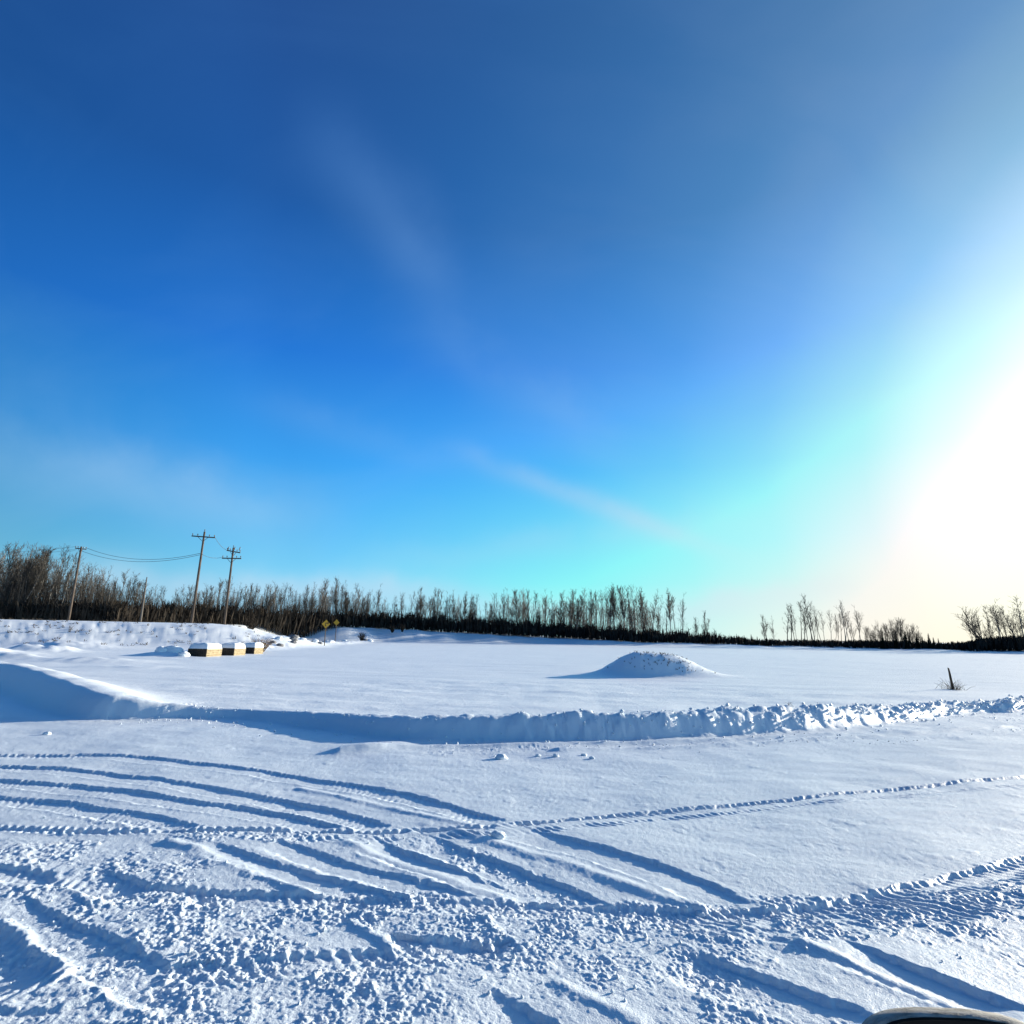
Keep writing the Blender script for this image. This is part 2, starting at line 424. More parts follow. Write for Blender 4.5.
# ------------------------------------------------------------------ ground sheet
def build_ground():
    dense = np.arange(-45.5, 45.51, .078)
    left = -45.5 - np.cumsum(np.geomspace(.12, 9, 34)); left = left[left > -179]
    ang = np.concatenate([left[::-1], dense, -left])
    p = np.concatenate([np.arange(900, 405, -5.0), np.arange(405, 135, -.4), np.arange(135, 60, -.42), np.arange(60, 32, -.35), np.arange(32, 9, -.16), np.arange(9, 6, -.3), [6, 5, 4.2, 3.5, 2.8, 2.2, 1.6, 1.1, .7, .4, .25]])
    R = H * F / p
    a = np.radians(ang)
    AX, RX = np.meshgrid(a, R)
    X = RX * np.sin(AX); Y = RX * np.cos(AX)
    nr, nc = X.shape
    Z = np.empty_like(X); MO = np.empty_like(X); BE = np.empty_like(X)
    for i in range(0, nr, 60):
        Z[i:i + 60], MO[i:i + 60], BE[i:i + 60] = terrain(X[i:i + 60], Y[i:i + 60])
    V = np.stack([X, Y, Z], -1).reshape(-1, 3)
    idx = np.arange(nr * nc).reshape(nr, nc)
    q = np.stack([idx[:-1, :-1], idx[:-1, 1:], idx[1:, 1:], idx[1:, :-1]], -1).reshape(-1, 4)[:, ::-1]
    wrap = np.stack([idx[:-1, -1], idx[:-1, 0], idx[1:, 0], idx[1:, -1]], -1)[:, ::-1]
    q = np.vstack([q, wrap])
    fm = MO.ravel()[q].mean(1) > .05; fb = (BE.ravel()[q].mean(1) > .035) & ~fm
    def piece(name, fmask, extra=None):
        f = q[fmask]; used = np.unique(f); remap = np.zeros(len(V), np.int32); remap[used] = np.arange(len(used))
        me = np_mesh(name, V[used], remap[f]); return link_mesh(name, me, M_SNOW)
    g = piece('ground', ~fm & ~fb); tag(g, kind='structure')
    o = piece('snow_mound', fm); tag(o, 'rounded snow mound standing alone on the flat white field', 'snow mound')
    o = piece('snow_bank', fb); tag(o, 'long ploughed snow bank with crumbly crest across the middle, highest at the left', 'snow bank')
    # the patch under the viewer
    n = 48; r1 = R[0]; vs = [(0, 0, 0)]; 
    cap = MB(); ring = [(V[idx[0, j]][0], V[idx[0, j]][1], V[idx[0, j]][2]) for j in range(nc)]
    cap.add([(0, 0, 0)] + ring, [(0, 1 + (j + 1) % nc, 1 + j) for j in range(nc)])
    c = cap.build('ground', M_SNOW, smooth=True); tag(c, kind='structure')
build_ground()

# ------------------------------------------------------------------ bare trees
def tubes_np(segs, n):
    """segs: list of (p0,p1,r0,r1) -> verts, quads"""
    S = np.array([(*a, *b, ra, rb) for a, b, ra, rb in segs], float)
    a, b, ra, rb = S[:, 0:3], S[:, 3:6], S[:, 6], S[:, 7]
    d = b - a; d /= np.linalg.norm(d, axis=1, keepdims=True) + 1e-9
    up = np.where(np.abs(d[:, 2:3]) < .9, np.array([[0, 0, 1.]]), np.array([[1., 0, 0]]))
    e1 = np.cross(d, up); e1 /= np.linalg.norm(e1, axis=1, keepdims=True); e2 = np.cross(d, e1)
    V = np.zeros((len(S), 2 * n, 3))
    for k in range(n):
        t = 2 * np.pi * k / n; o = np.cos(t) * e1 + np.sin(t) * e2
        V[:, k] = a + o * ra[:, None]; V[:, n + k] = b + o * rb[:, None]
    base = (np.arange(len(S)) * 2 * n)[:, None, None]
    q = np.array([(k, (k + 1) % n, n + (k + 1) % n, n + k) for k in range(n)])[None] + base
    return V.reshape(-1, 3), q.reshape(-1, 4)

def tree_segs(rg, lo=.34, spread=.17, nb=26, sub=6, thick=1.0, forks=0, lean=.02):
    """unit-height leafless tree"""
    trunk = []; crown = []
    def stem(base, d, L, rad0, into, k=9):
        pts = [base]; p = base.copy(); dd = d.copy()
        for i in range(k):
            dd = dd + rg.normal(0, .035, 3) + np.array([0, 0, .02]); dd /= np.linalg.norm(dd)
            p = p + dd * L / k; pts.append(p.copy())
        for i in range(k):
            f0, f1 = 1 - i / k, 1 - (i + 1) / k
            into.append((pts[i], pts[i + 1], rad0 * (f0 * .85 + .15), rad0 * (f1 * .85 + .15)))
        return pts
    d0 = np.array([rg.normal(0, lean), rg.normal(0, lean), 1.0]); d0 /= np.linalg.norm(d0)
    stems = [stem(np.zeros(3), d0, 1.0, .0085 * thick, trunk)]
    for _ in range(forks):
        a = rg.uniform(0, 2 * np.pi); t = rg.uniform(.0, .35); i = int(t * 9)
        d = np.array([math.cos(a) * .28, math.sin(a) * .28, 1.0]); d /= np.linalg.norm(d)
        stems.append(stem(stems[0][i], d, (1 - t) * rg.uniform(.7, .95), .006 * thick, trunk))
    for st in stems:
        n_b = nb if st is stems[0] else nb // 2
        for j in range(n_b):
            t = lo + (1 - lo) * rg.uniform(0, .93) ** .95
            i = min(int(t * 9), 8); w = t * 9 - i; p = st[i] * (1 - w) + st[i + 1] * w
            a = rg.uniform(0, 2 * np.pi); Lb = spread * (1.35 - .75 * t) * rg.uniform(.5, 1.3)
            up = rg.uniform(1.3, 3.0)
            d = np.array([math.cos(a), math.sin(a), up]); d /= np.linalg.norm(d)
            q = p.copy(); pts = [q.copy()]; kk = 3
            for m_ in range(kk):
                d = d + rg.normal(0, .09, 3) + np.array([0, 0, .13]); d /= np.linalg.norm(d)
                q = q + d * Lb / kk; pts.append(q.copy())
            r_ = .0026 * thick * (1.1 - .6 * t)
            for m_ in range(kk): crown.append((pts[m_], pts[m_ + 1], r_ * (1 - .24 * m_), r_ * (1 - .24 * (m_ + 1))))
            for s_ in range(sub):
                f = rg.uniform(.2, 1.0) * kk; i2 = min(int(f), kk - 1); p2 = pts[i2] + (pts[i2 + 1] - pts[i2]) * (f - i2)
                d2 = d + rg.normal(0, .55, 3); d2[2] = abs(d2[2]) + .25; d2 /= np.linalg.norm(d2)
                l2 = Lb * rg.uniform(.2, .55)
                crown.append((p2, p2 + d2 * l2, .0018 * thick, .0010 * thick))
    return trunk, crown

TREE_SETS = []
tree_raw = []
for k in range(14):
    rg = np.random.default_rng(100 + k)
    tr, cr = tree_segs(rg, lo=rg.uniform(.22, .42), spread=rg.uniform(.16, .24), nb=int(rg.integers(40, 56)) if k > 6 else int(rg.integers(22, 30)), sub=8 if k > 6 else 5, thick=rg.uniform(1.0, 1.35), forks=int(rg.integers(0, 2)))
    tree_raw.append((tr, cr))
    tv, tf = tubes_np(tr, 5); cv, cf = tubes_np(cr, 3)
    mt = np_mesh('trunk', tv, tf); mt.materials.append(M_BARK if k % 3 else M_BARKD)
    mc = np_mesh('crown', cv, cf); mc.materials.append(M_TWIG)
    TREE_SETS.append((mt, mc))
# multi-stemmed bushy variants
for k in range(4):
    rg = np.random.default_rng(300 + k)
    tr, cr = tree_segs(rg, lo=.12, spread=.30, nb=22, sub=6, thick=1.5, forks=3, lean=.06)
    tree_raw.append((tr, cr))
    tv, tf = tubes_np(tr, 5); cv, cf = tubes_np(cr, 3)
    mt = np_mesh('trunk', tv, tf); mt.materials.append(M_BARKD)
    mc = np_mesh('crown', cv, cf); mc.materials.append(M_TWIG)
    TREE_SETS.append((mt, mc))

def tree_depth(u):
    return float(np.interp(u, [-80, 0, 120, 250, 375, 560, 640, 780, 1024, 1100], [93, 94, 98, 128, 156, 162, 149, 138, 114, 110]))

def place_tree(u, vtop, Y, label, group, variant=None, lean=(0, 0), name='bare_tree', fat=1.0):
    x = (u - 512) / F * math.cos(PITCH) * Y * 1.0
    top = at_depth(u, vtop, Y)
    # base stands straight below its image column at the ground
    b = at_depth(u, 640, Y); bx = b[0]
    gz = ground_z(bx, Y) - .1
    hgt = max(top[2] - gz, 1.0)
    e = empty(name, (bx, Y, gz), label, 'tree', group)
    e.rotation_euler = (lean[1], lean[0], random.uniform(0, 6.28))
    e.rotation_mode = 'XYZ'
    # lean applied about world axes, spin about the tree's own
    e.rotation_euler = (Matrix.Rotation(lean[0], 3, 'Y') @ Matrix.Rotation(lean[1], 3, 'X') @ Matrix.Rotation(random.uniform(0, 6.28), 3, 'Z')).to_euler()
    e.scale = (hgt * fat, hgt * fat, hgt)
    k = (random.randrange(7) if random.random() < .55 else random.randrange(14)) if variant is None else variant
    mt, mc = TREE_SETS[k]
    link_mesh('trunk', mt, [], e); link_mesh('crown', mc, [], e)
    return e

TOP_U = [-60, 0, 15, 35, 50, 60, 75, 90, 105, 118, 128, 145, 165, 200, 215, 250, 300, 330, 350, 372, 388, 400, 420, 450, 475, 492, 510, 530, 545, 570, 600, 630, 645, 656, 672, 684]
TOP_V = [546, 548, 545, 541, 552, 557, 563, 561, 566, 570, 580, 586, 588, 586, 578, 584, 585, 580, 584, 586, 596, 594, 589, 591, 597, 596, 590, 585, 590, 593, 589, 588, 588, 594, 594, 593]
def stand(u0_, u1_, n, label, group, dy=(0, 12), drop=26, lean=(0, .03), pw=1.7):
    for i in range(n):
        u = u0_ + (u1_ - u0_) * (i + random.uniform(.05, .95)) / n
        Y = tree_depth(u) + random.uniform(*dy)
        vt = np.interp(u, TOP_U, TOP_V) + drop * random.random() ** pw
        place_tree(u, vt, Y, label, group, lean=(random.gauss(lean[0], lean[1]), random.gauss(0, .02)))
stand(-45, 122, 72, 'tall bare tree in the leaning wood on the road bank at the far left', 'bare trees of the wood at the left', (0, 9), 40, (.05, .045), 1.3)
stand(122, 250, 46, 'bare thin tree in the row behind the two utility poles with crossarms', 'bare trees behind the utility poles', (0, 12), 26, (.02, .03))
stand(250, 385, 62, 'bare pale tree in the dense even row behind the yellow signs', 'bare trees behind the yellow signs', (0, 12), 22)
stand(388, 520, 50, 'bare tree in the thin row over the middle of the field right of the signs', 'bare trees across the middle of the field', (0, 12), 26)
stand(520, 660, 50, 'bare tree in the row straight behind the snow mound', 'bare trees behind the snow mound', (0, 12), 26)
for u, vt in [(671, 593), (676, 596), (682, 598), (666, 612)]:
    place_tree(u, vt, tree_depth(u) + 3, 'bare tree in the small clump closing the right end of the long row', 'bare trees at the right end of the long row')
for u, vt in [(697, 619), (704, 611)]:
    place_tree(u, vt, tree_depth(u) + 3, 'small bare tree standing apart just right of the long row', 'two small trees right of the long row')
place_tree(765, 617, tree_depth(765) + 4, 'slender upright bare tree alone between the long row and the right grove', None)
place_tree(774, 618, tree_depth(774) + 4, 'slender bare tree leaning left, beside the upright one in the gap', None, lean=(-.16, 0))
place_tree(813, 596, tree_depth(813) + 3, 'tallest bare tree of the small grove against the pale glow', None, variant=3, fat=1.1)
for u, vt in [(787, 605), (791, 606), (801, 601), (804, 607), (808, 610), (821, 608), (825, 614), (831, 612), (835, 618), (841, 613)]:
    place_tree(u, vt, tree_depth(u) + random.uniform(0, 8), 'bare tree in the left half of the grove against the pale glow', 'bare trees of the grove against the glow', fat=1.1, variant=random.randrange(7))
for u, vt in [(797, 612), (815, 606), (818, 616), (838, 616), (795, 608), (811, 604)]:
    place_tree(u, vt, tree_depth(u) + random.uniform(4, 12), 'bare tree in the left half of the grove against the pale glow', 'bare trees of the grove against the glow', fat=.9, variant=random.randrange(7))
for u, vt in [(852, 618), (858, 614), (845, 604), (849, 608), (861, 609), (855, 622)]:
    place_tree(u, vt, tree_depth(u) + random.uniform(0, 6), 'bare tree at the right end of the grove against the pale glow', 'bare trees ending the grove', fat=1.1, variant=random.randrange(7))
for i in range(14):
    u = 868 + i * 4.1 + random.uniform(-1, 1); vt = np.interp(u, [868, 905, 925, 930], [623, 620, 632, 638]) + random.uniform(-2, 6)
    place_tree(u, vt, tree_depth(u) + random.uniform(0, 6), 'low bushy bare tree right of the grove, above small spruces', 'low bushy trees right of the grove', variant=14 + i % 4)
for u, vt, l, lab in [(982, 609, -.30, 'wide bushy bare tree opening the clump at the far right'), (997, 605, -.28, 'leaning bare tree second from the left in the far right clump'),
                      (1004, 608, -.26, 'leaning bare tree in the middle of the far right clump'), (1016, 606, -.26, 'leaning bare tree by the right frame edge'),
                      (1024, 600, -.22, 'tall bare tree cut by the right frame edge')]:
    place_tree(u + 4, vt, tree_depth(u), lab, 'trees of the far right clump', lean=(l * .55, 0), fat=1.5, variant=15 if 'wide' in lab else random.randrange(7))

for i in range(12):
    u = 974 + i * 4.6; place_tree(u, random.uniform(606, 622), tree_depth(u) + random.uniform(4, 14), 'slighter bare tree filling the far right clump behind the leaning ones', 'slighter trees of the far right clump', lean=(random.uniform(-.2, -.05), 0), fat=1.1, variant=random.randrange(7))

# stems farther inside the woods, too many to tell apart
def far_wood():
    Vs = []; Fs = []; base = 0
    for i in range(480):
        u = random.uniform(-70, 650)
        Y = tree_depth(u) + random.uniform(14, 40)
        vt = np.interp(u, TOP_U, TOP_V) + random.uniform(4, 30)
        top = at_depth(u, vt, Y); gz = ground_z(top[0], Y) - .1; hh = max(top[2] - gz, 2)
        tr, cr = tree_raw[random.randrange(14)]
        v, f = tubes_np(tr + cr[::3], 3)
        a = random.uniform(0, 6.28); c, s = math.cos(a), math.sin(a)
        v = v @ np.array([[c, s, 0], [-s, c, 0], [0, 0, 1]]) * hh + np.array([top[0], Y, gz])
        Vs.append(v); Fs.append(f + base); base += len(v)
    me = np_mesh('distant_wood', np.vstack(Vs), np.vstack(Fs))
    o = link_mesh('distant_wood', me, M_BARKD)
    tag(o, 'mass of thin bare stems deeper in the wood behind the first trees', 'wood', kind='stuff')
far_wood()

# dark brushwood belt along the foot of the trees: thousands of stems and twigs
BT_U = [-80, 0, 60, 120, 200, 300, 400, 500, 600, 680, 720, 760, 900, 945, 970, 990, 1024, 1080]
BT_V = [604, 604, 604, 605, 606, 611, 615, 620, 627, 633, 636, 640, 641, 643.5, 641, 637, 635.5, 634]
def brush_belt():
    Vs = []; Fs = []; base = 0
    n = 15000
    us = np.where(RNG.random(n) < .22, RNG.uniform(-80, 130, n), RNG.uniform(-80, 1090, n))
    Ys = np.array([tree_depth(u) for u in us]) + RNG.uniform(-2.5, 8, n)
    tops = np.interp(us, BT_U, BT_V) + RNG.normal(1.5, 3.6, n) * np.interp(us, [0, 700, 760], [1, .8, .25]) + 2.0 * np.sin(us * .21) * np.interp(us, [650, 760], [1, .15])
    D = (fwd * F)[None] + rr[None] * (us - 512)[:, None] + uu[None] * (512 - tops)[:, None]
    P = CAM[None] + D * (Ys / D[:, 1])[:, None]
    gz = terrain(P[:, 0], Ys, False)[0] - .15
    hh = np.maximum(P[:, 2] - gz, .5)
    w = RNG.uniform(.05, .16, n) * np.clip(hh, 0.6, 2.0)
    ln = RNG.normal(0, .14, (n, 2)) * hh[:, None]
    ang = RNG.uniform(0, np.pi, n); ax = np.cos(ang) * w; ay = np.sin(ang) * w
    b = np.stack([P[:, 0], Ys, gz], 1); t = b + np.stack([ln[:, 0], ln[:, 1], hh], 1); mid = b + (t - b) * .55
    # each stem is a thin three-sided spindle that fans into twigs
    def spindle(p, q_, m_, wx, wy):
        o1 = np.stack([wx, wy, 0 * wx], 1); o2 = np.stack([-wy, wx, 0 * wx], 1) * .8; o3 = -(o1 + o2) * .6
        return np.stack([p, m_ + o1, m_ + o2, m_ + o3, q_], 1)
    V = spindle(b, t, mid, ax, ay)
    q = np.array([(0, 1, 2), (0, 2, 3), (0, 3, 1), (4, 2, 1), (4, 3, 2), (4, 1, 3)])
    F1 = (q[None] + (np.arange(n) * 5)[:, None, None]).reshape(-1, 3)
    Vs.append(V.reshape(-1, 3)); Fs.append(F1); base = n * 5
    for rep in range(3):
        f = RNG.uniform(.3, .85, n)[:, None]; s0 = b + (t - b) * f
        e0 = s0 + np.stack([RNG.normal(0, .35, n), RNG.normal(0, .35, n), RNG.uniform(.2, .5, n)], 1) * hh[:, None] * .5
        V = spindle(s0, e0, (s0 + e0) / 2, ax * .4, ay * .4)
        Vs.append(V.reshape(-1, 3)); Fs.append(F1 + base); base += n * 5
    me = np_mesh('brushwood', np.vstack(Vs), np.vstack(Fs), smooth=False)
    o = link_mesh('brushwood', me, M_BRUSH)
    tag(o, 'dark tangled brushwood along the foot of the whole tree line', 'brush', kind='stuff')
brush_belt()

def saplings():
    n = 4200
    us = np.where(RNG.random(n) < .42, RNG.uniform(-80, 135, n), np.where(RNG.random(n) < .7, RNG.uniform(100, 400, n), RNG.uniform(380, 690, n)))
    Ys = np.array([tree_depth(u) for u in us]) + RNG.uniform(-3, 14, n)
    tops = np.interp(us, TOP_U, TOP_V) + 16 + 40 * RNG.random(n) * np.interp(us, [100, 200], [1, .8])
    D = (fwd * F)[None] + rr[None] * (us - 512)[:, None] + uu[None] * (512 - tops)[:, None]
    P = CAM[None] + D * (Ys / D[:, 1])[:, None]
    gz = terrain(P[:, 0], Ys, False)[0] - .15
    segs = []
    for x, y, z1, z0 in zip(P[:, 0], Ys, P[:, 2], gz):
        h_ = max(z1 - z0, 1.0); lean_ = random.gauss(.05, .06) * h_; b = np.array([x - lean_, y, z0]); t = np.array([x, y + random.gauss(0, .05) * h_, z0 + h_])
        m_ = b + (t - b) * .5 + np.array([random.gauss(0, .12), 0, 0]); r_ = .010 + .0022 * h_
        segs += [(b, m_, r_ * 1.3, r_), (m_, t, r_, r_ * .3)]
        for k in range(3):
            f = random.uniform(.35, .95); p = b + (t - b) * f; L_ = h_ * random.uniform(.10, .22)
            segs.append((p, p + np.array([random.gauss(0, .5), random.gauss(0, .4), .8]) * L_, .018, .008))
    v, f = tubes_np(segs, 3)
    o = link_mesh('saplings', np_mesh('saplings', v, f), M_TWIG); tag(o, 'thicket of thin bare saplings between the trees', 'saplings', kind='stuff')
saplings()

# small spruces
def spruce_mesh(seed):
    rg = np.random.default_rng(seed); V = []; Fc = []
    for lv in range(16):
        z = .05 + .92 * lv / 15; R_ = .20 * (1 - z) ** .8 * rg.uniform(.7, 1.2) + .012; nb = 11
        for j in range(nb):
            a = 2 * np.pi * (j + rg.uniform(0, 1)) / nb; L_ = R_ * rg.uniform(.6, 1.25)
            c, s = math.cos(a), math.sin(a); wv = L_ * .28; i = len(V)
            V += [(0, 0, z + .03), (c * L_ * .6 - s * wv, s * L_ * .6 + c * wv, z - .01), (c * L_, s * L_, z - L_ * .3), (c * L_ * .6 + s * wv, s * L_ * .6 - c * wv, z - .01)]
            Fc.append((i, i + 1, i + 2, i + 3))
            V += [(0, 0, z + .03), (c * L_ * .6, s * L_ * .6, z + .02), (c * L_ * .8, s * L_ * .8, z - L_ * .45), (c * L_ * .3, s * L_ * .3, z - L_ * .4)]
            Fc.append((i + 4, i + 5, i + 6, i + 7))
    me = np_mesh('crown', V, Fc, False); me.materials.append(M_NEEDLE)
    tv, tf = tubes_np([(np.zeros(3), np.array([0, 0, .97]), .016, .003)], 5)
    mt = np_mesh('trunk', tv, tf); mt.materials.append(M_BARKD)
    return mt, me
SPR = [spruce_mesh(s) for s in (1, 2, 3)]
def spruce(u, vtop, Y, label, group):
    top = at_depth(u, vtop, Y); gz = ground_z(top[0], Y) - .1; hh = top[2] - gz
    e = empty('spruce_tree', (top[0], Y, gz), label, 'tree', group); e.scale = (hh, hh, hh); e.rotation_euler = (0, 0, random.uniform(0, 6))
    mt, mc = random.choice(SPR); link_mesh('trunk', mt, [], e); link_mesh('crown', mc, [], e)
for u, vt in [(882, 633), (895, 634), (904, 630), (909, 635), (916, 632), (922, 636), (928, 633), (933, 637), (938, 638), (871, 637)]:
    spruce(u, vt, tree_depth(u) - 2, 'small dark spruce in the row at the right end of the grove', 'small spruces right of the grove')
for u, vt in [(738, 636), (744, 635), (751, 634), (757, 636), (766, 634)]:
    spruce(u, vt, tree_depth(u) - 2, 'small dark spruce in the brush below the two slender lone trees', 'small spruces in the gap')

# ------------------------------------------------------------------ utility poles and wires
def insulator(parent, p, s=1.0):
    m = MB(); x, y, z = p
    m.tube([(x, y, z), (x, y, z + .10 * s), (x, y, z + .12 * s), (x, y, z + .2 * s), (x, y, z + .22 * s), (x, y, z + .3 * s)], [.025 * s, .025 * s, .075 * s, .06 * s, .085 * s, .03 * s], 8)
    return m.build('insulator', M_PORC, parent, True)

def utility_pole(u, vtop, Y, label, arms, yaw, lean=0.0, rad_=.15):
    top = at_depth(u, vtop, Y); 
    x = top[0]; gz = ground_z(x, Y) - .3; hh = top[2] - gz
    e = empty('utility_pole', (x, Y, gz), label, 'utility pole')
    e.rotation_euler = (0, lean, yaw)
    m = MB(); m.tube([(0, 0, 0), (0, 0, hh * .5), (0, 0, hh - .05), (0, 0, hh)], [rad_ * 1.15, rad_, rad_ * .78, rad_ * .5], 10); m.build('mast', M_POLE, e, True)
    for (dz, half, tilt, dy) in arms:
        z = hh - dz; R3 = Matrix.Rotation(tilt, 3, 'Y')
        m = MB(); m.box((0, dy, z), (half * 2, .12, .15), R3, 0, .012); arm = m.build('crossarm', M_ARM, e)
        m = MB()
        for s in (-1, 1): m.tube([(s * half * .45, dy - .02, z - .05), (0, dy - .02, z - .65)], [.03, .03], 6)
        m.build('brace', M_WIRE, e)
        for k in (-.93, -.5, .5, .93):
            p = R3 @ Vector((half * k, 0, .07)); insulator(arm, (p.x, dy, z + p.z))
    return e, hh
P1, h1 = utility_pole(81.5, 546.5, 90, 'wooden utility pole standing deep among the bare trees at the left', [(.35, .75, 0, .17)], .9, lean=-.0, rad_=.17)
P2, h2 = utility_pole(203.5, 531.5, 76, 'tall utility pole with one wide crossarm, left of the crossarm pair', [(.75, 1.5, .03, -.17)], .12, lean=.012)
P3, h3 = utility_pole(233.5, 547.5, 79, 'shorter utility pole with two crossarms, right of the taller one', [(.55, .95, .16, .17), (1.55, 1.3, .0, -.17)], .05, lean=.0, rad_=.145)
insulator(P2, (0, 0, h2)); insulator(P3, (0, 0, h3))
# switch cylinders and service loop on the second pole
m = MB()
for s in (-.75, .1, .8): m.tube([(s, .05, h3 - .35), (s + .12, .02, h3 + .1)], [.06, .05], 6)
m.build('fuse_switch', M_PORC, P3, True)
# short broken pole in the trees
b = at_depth(142, 612, 92); t = at_depth(147, 577, 92); gz = ground_z(b[0], 92) - .2
e = empty('snag_tree', (b[0], 92, gz), 'dark branchless snag leaning right among the trees left of the poles', 'dead tree')
m = MB(); m.tube([(0, 0, 0), ((t[0] - b[0]) * .6, 0, (t[2] - gz) * .55), (t[0] - b[0], 0, t[2] - gz)], [.2, .15, .07], 8); m.build('trunk', M_BARKD, e, True)
m = MB()
for k in range(5):
    f = .55 + .09 * k; p = Vector(((t[0] - b[0]) * f, 0, (t[2] - gz) * f)); m.tube([p, p + Vector((random.uniform(-.5, .5), random.uniform(-.3, .3), .45))], [.04, .02], 5)
m.build('branch_stub', M_BARKD, e)

bpy.context.view_layer.update()
def wire(a, b, sag, label, group=None, r=.022, n=24):
    a = Vector(a); b = Vector(b); m = MB(); pts = []
    for i in range(n + 1):
        f = i / n; p = a.lerp(b, f); p.z -= sag * 4 * f * (1 - f); pts.append(p)
    m.tube(pts, [r] * (n + 1), 6)
    o = m.build('power_wire', M_WIRE, None, True); tag(o, label, 'wire', group); return o
def wp(e, p): return e.matrix_world @ Vector(p)
wire(wp(P1, (.7, .17, h1 - .1)), wp(P2, (-.1, -.2, h2 - 3.0)), 1.3, 'upper wire sagging from the pole in the trees to the tall pole', r=.028)
wire(wp(P1, (-.1, .17, h1 - .6)), wp(P2, (-.1, -.2, h2 - 3.2)), 1.35, 'lower wire sagging from the pole in the trees to the tall pole', r=.028)
wire(wp(P2, (1.4, -.17, h2 - .6)), wp(P3, (-.8, .17, h3 - .4)), .35, 'short wire hanging between the two crossarm poles')
wire(wp(P2, (0.1, -.1, h2 - 3.1)), wp(P3, (-1.2, -.17, h3 - 1.4)), .3, 'second short wire hanging lower between the two crossarm poles')
far = at_depth(-120, 556, 84)
wire(far, wp(P1, (-.7, .17, h1 - .1)), .5, 'wire running left from the pole in the trees out of the frame', r=.018)
wire(at_depth(-120, 561, 84), wp(P1, (-.5, .17, h1 - .5)), .5, 'lower wire running left from the pole in the trees out of the frame', r=.018)

# ------------------------------------------------------------------ three timber blocks with snow caps
def snow_cap(parent, sx, sy, z, th, seed):
    n = 14; V = []; Fq = []
    for j in range(n + 1):
        for i in range(n + 1):
            a, b = i / n * 2 - 1, j / n * 2 - 1
            edge = max(0, 1 - max(abs(a), abs(b)) ** 6)
            w = 1.05
            V.append((a * sx / 2 * w, b * sy / 2 * w, z - .03 + th * edge ** .5 * (1 + .18 * float(perlin(np.array([a * 1.4 + seed]), np.array([b * 1.4]), 5)[0]))))
    for j in range(n):
        for i in range(n):
            k = j * (n + 1) + i; Fq.append((k, k + 1, k + n + 2, k + n + 1))
    o = link_mesh('snow_cap', np_mesh('snow_cap', V, Fq), M_SNOW, parent); return o
BLK = [(199, 656.4, 'largest and leftmost of three tan blocks with shaded fronts under snow caps'), (227.5, 655.4, 'middle one of three tan blocks with shaded fronts under snow caps'), (249, 653.8, 'smallest and rightmost of three tan blocks with shaded fronts under snow caps')]
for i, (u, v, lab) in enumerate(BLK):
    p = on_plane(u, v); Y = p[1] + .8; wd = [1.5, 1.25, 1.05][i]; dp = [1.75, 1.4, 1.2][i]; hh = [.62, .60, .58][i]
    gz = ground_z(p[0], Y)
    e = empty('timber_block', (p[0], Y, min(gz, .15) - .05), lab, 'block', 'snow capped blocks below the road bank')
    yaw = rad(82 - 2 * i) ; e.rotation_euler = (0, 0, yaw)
    m = MB()
    for k in range(4):                       # stacked squared beams
        m.box((0, 0, hh * (k + .5) / 4), (dp, wd, hh / 4 - .012), None, .008, .012)
    m.build('body', M_TAN, e)
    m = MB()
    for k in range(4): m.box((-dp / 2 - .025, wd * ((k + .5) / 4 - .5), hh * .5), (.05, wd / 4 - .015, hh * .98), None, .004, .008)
    m.build('shade_panel', M_SHADEW, e)  # near-black boards painting the shade on the face turned from the sun
    snow_cap(e, dp, wd, hh, .42, i * 3.3)

# snow-covered boulders left of the blocks
def boulder(p, s, label, cat, group, material, seed, name='snow_lump', flat=.75):
    import bmesh
    bm = bmesh.new(); bmesh.ops.create_icosphere(bm, subdivisions=3, radius=1)
    rg = np.random.default_rng(seed); o3 = rg.uniform(0, 50, 3)
    from mathutils import noise
    for v in bm.verts:
        d = v.co.normalized(); f = 1 + .32 * noise.noise(d * 1.6 + Vector(o3)) + .13 * noise.noise(d * 4 + Vector(o3))
        v.co = Vector((d.x * s[0] * f, d.y * s[1] * f, d.z * s[2] * f * flat))
    me = bpy.data.meshes.new(name); bm.to_mesh(me); bm.free()
    for q in me.polygons: q.use_smooth = True
    o = link_mesh(name, me, material); o.location = p; tag(o, label, cat, group); return o
for k, (u, v, s, lab) in enumerate([(170, 656, .5, 'large rounded snow lump left of the three blocks'), (180, 657, .32, 'smaller snow lump touching the leftmost block'), (157, 656, .34, 'low snow lump left of the large rounded one')]):
    p = on_plane(u, v); boulder((p[0], p[1] + .4, ground_z(p[0], p[1] + .4) + s * .25), (s * 1.3, s, s), lab, 'snow lump', 'snow lumps by the blocks', M_SNOW, 40 + k)
# chunks of snow fallen from the plough
for k, (u, v, s, lab) in enumerate([(501, 758, .07, 'pale snow chunk lying in front of the bank, left of the crumb row'), (538, 756, .03, 'small snow chunk left of the trio below the bank'), (556, 757, .038, 'snow chunk of the trio below the bank, middle'),
                                    (584, 756, .035, 'snow chunk right end of the crumb row below the bank'), (592, 759, .032, 'small snow chunk nearest the camera in the crumb row'), (47, 734, .05, 'lone snow chunk at the foot of the left bank shadow'),
                                    (498, 838, .05, 'snow chunk beside the long treaded track'), (700, 910, .03, 'snow chunk on the edge of the broad churned track')]):
    p = on_plane(u, v); boulder((p[0], p[1], ground_z(p[0], p[1]) + s * .3), (s * 1.3, s, s), lab, 'snow chunk', 'loose snow chunks', M_SNOW, 60 + k, 'snow_chunk')
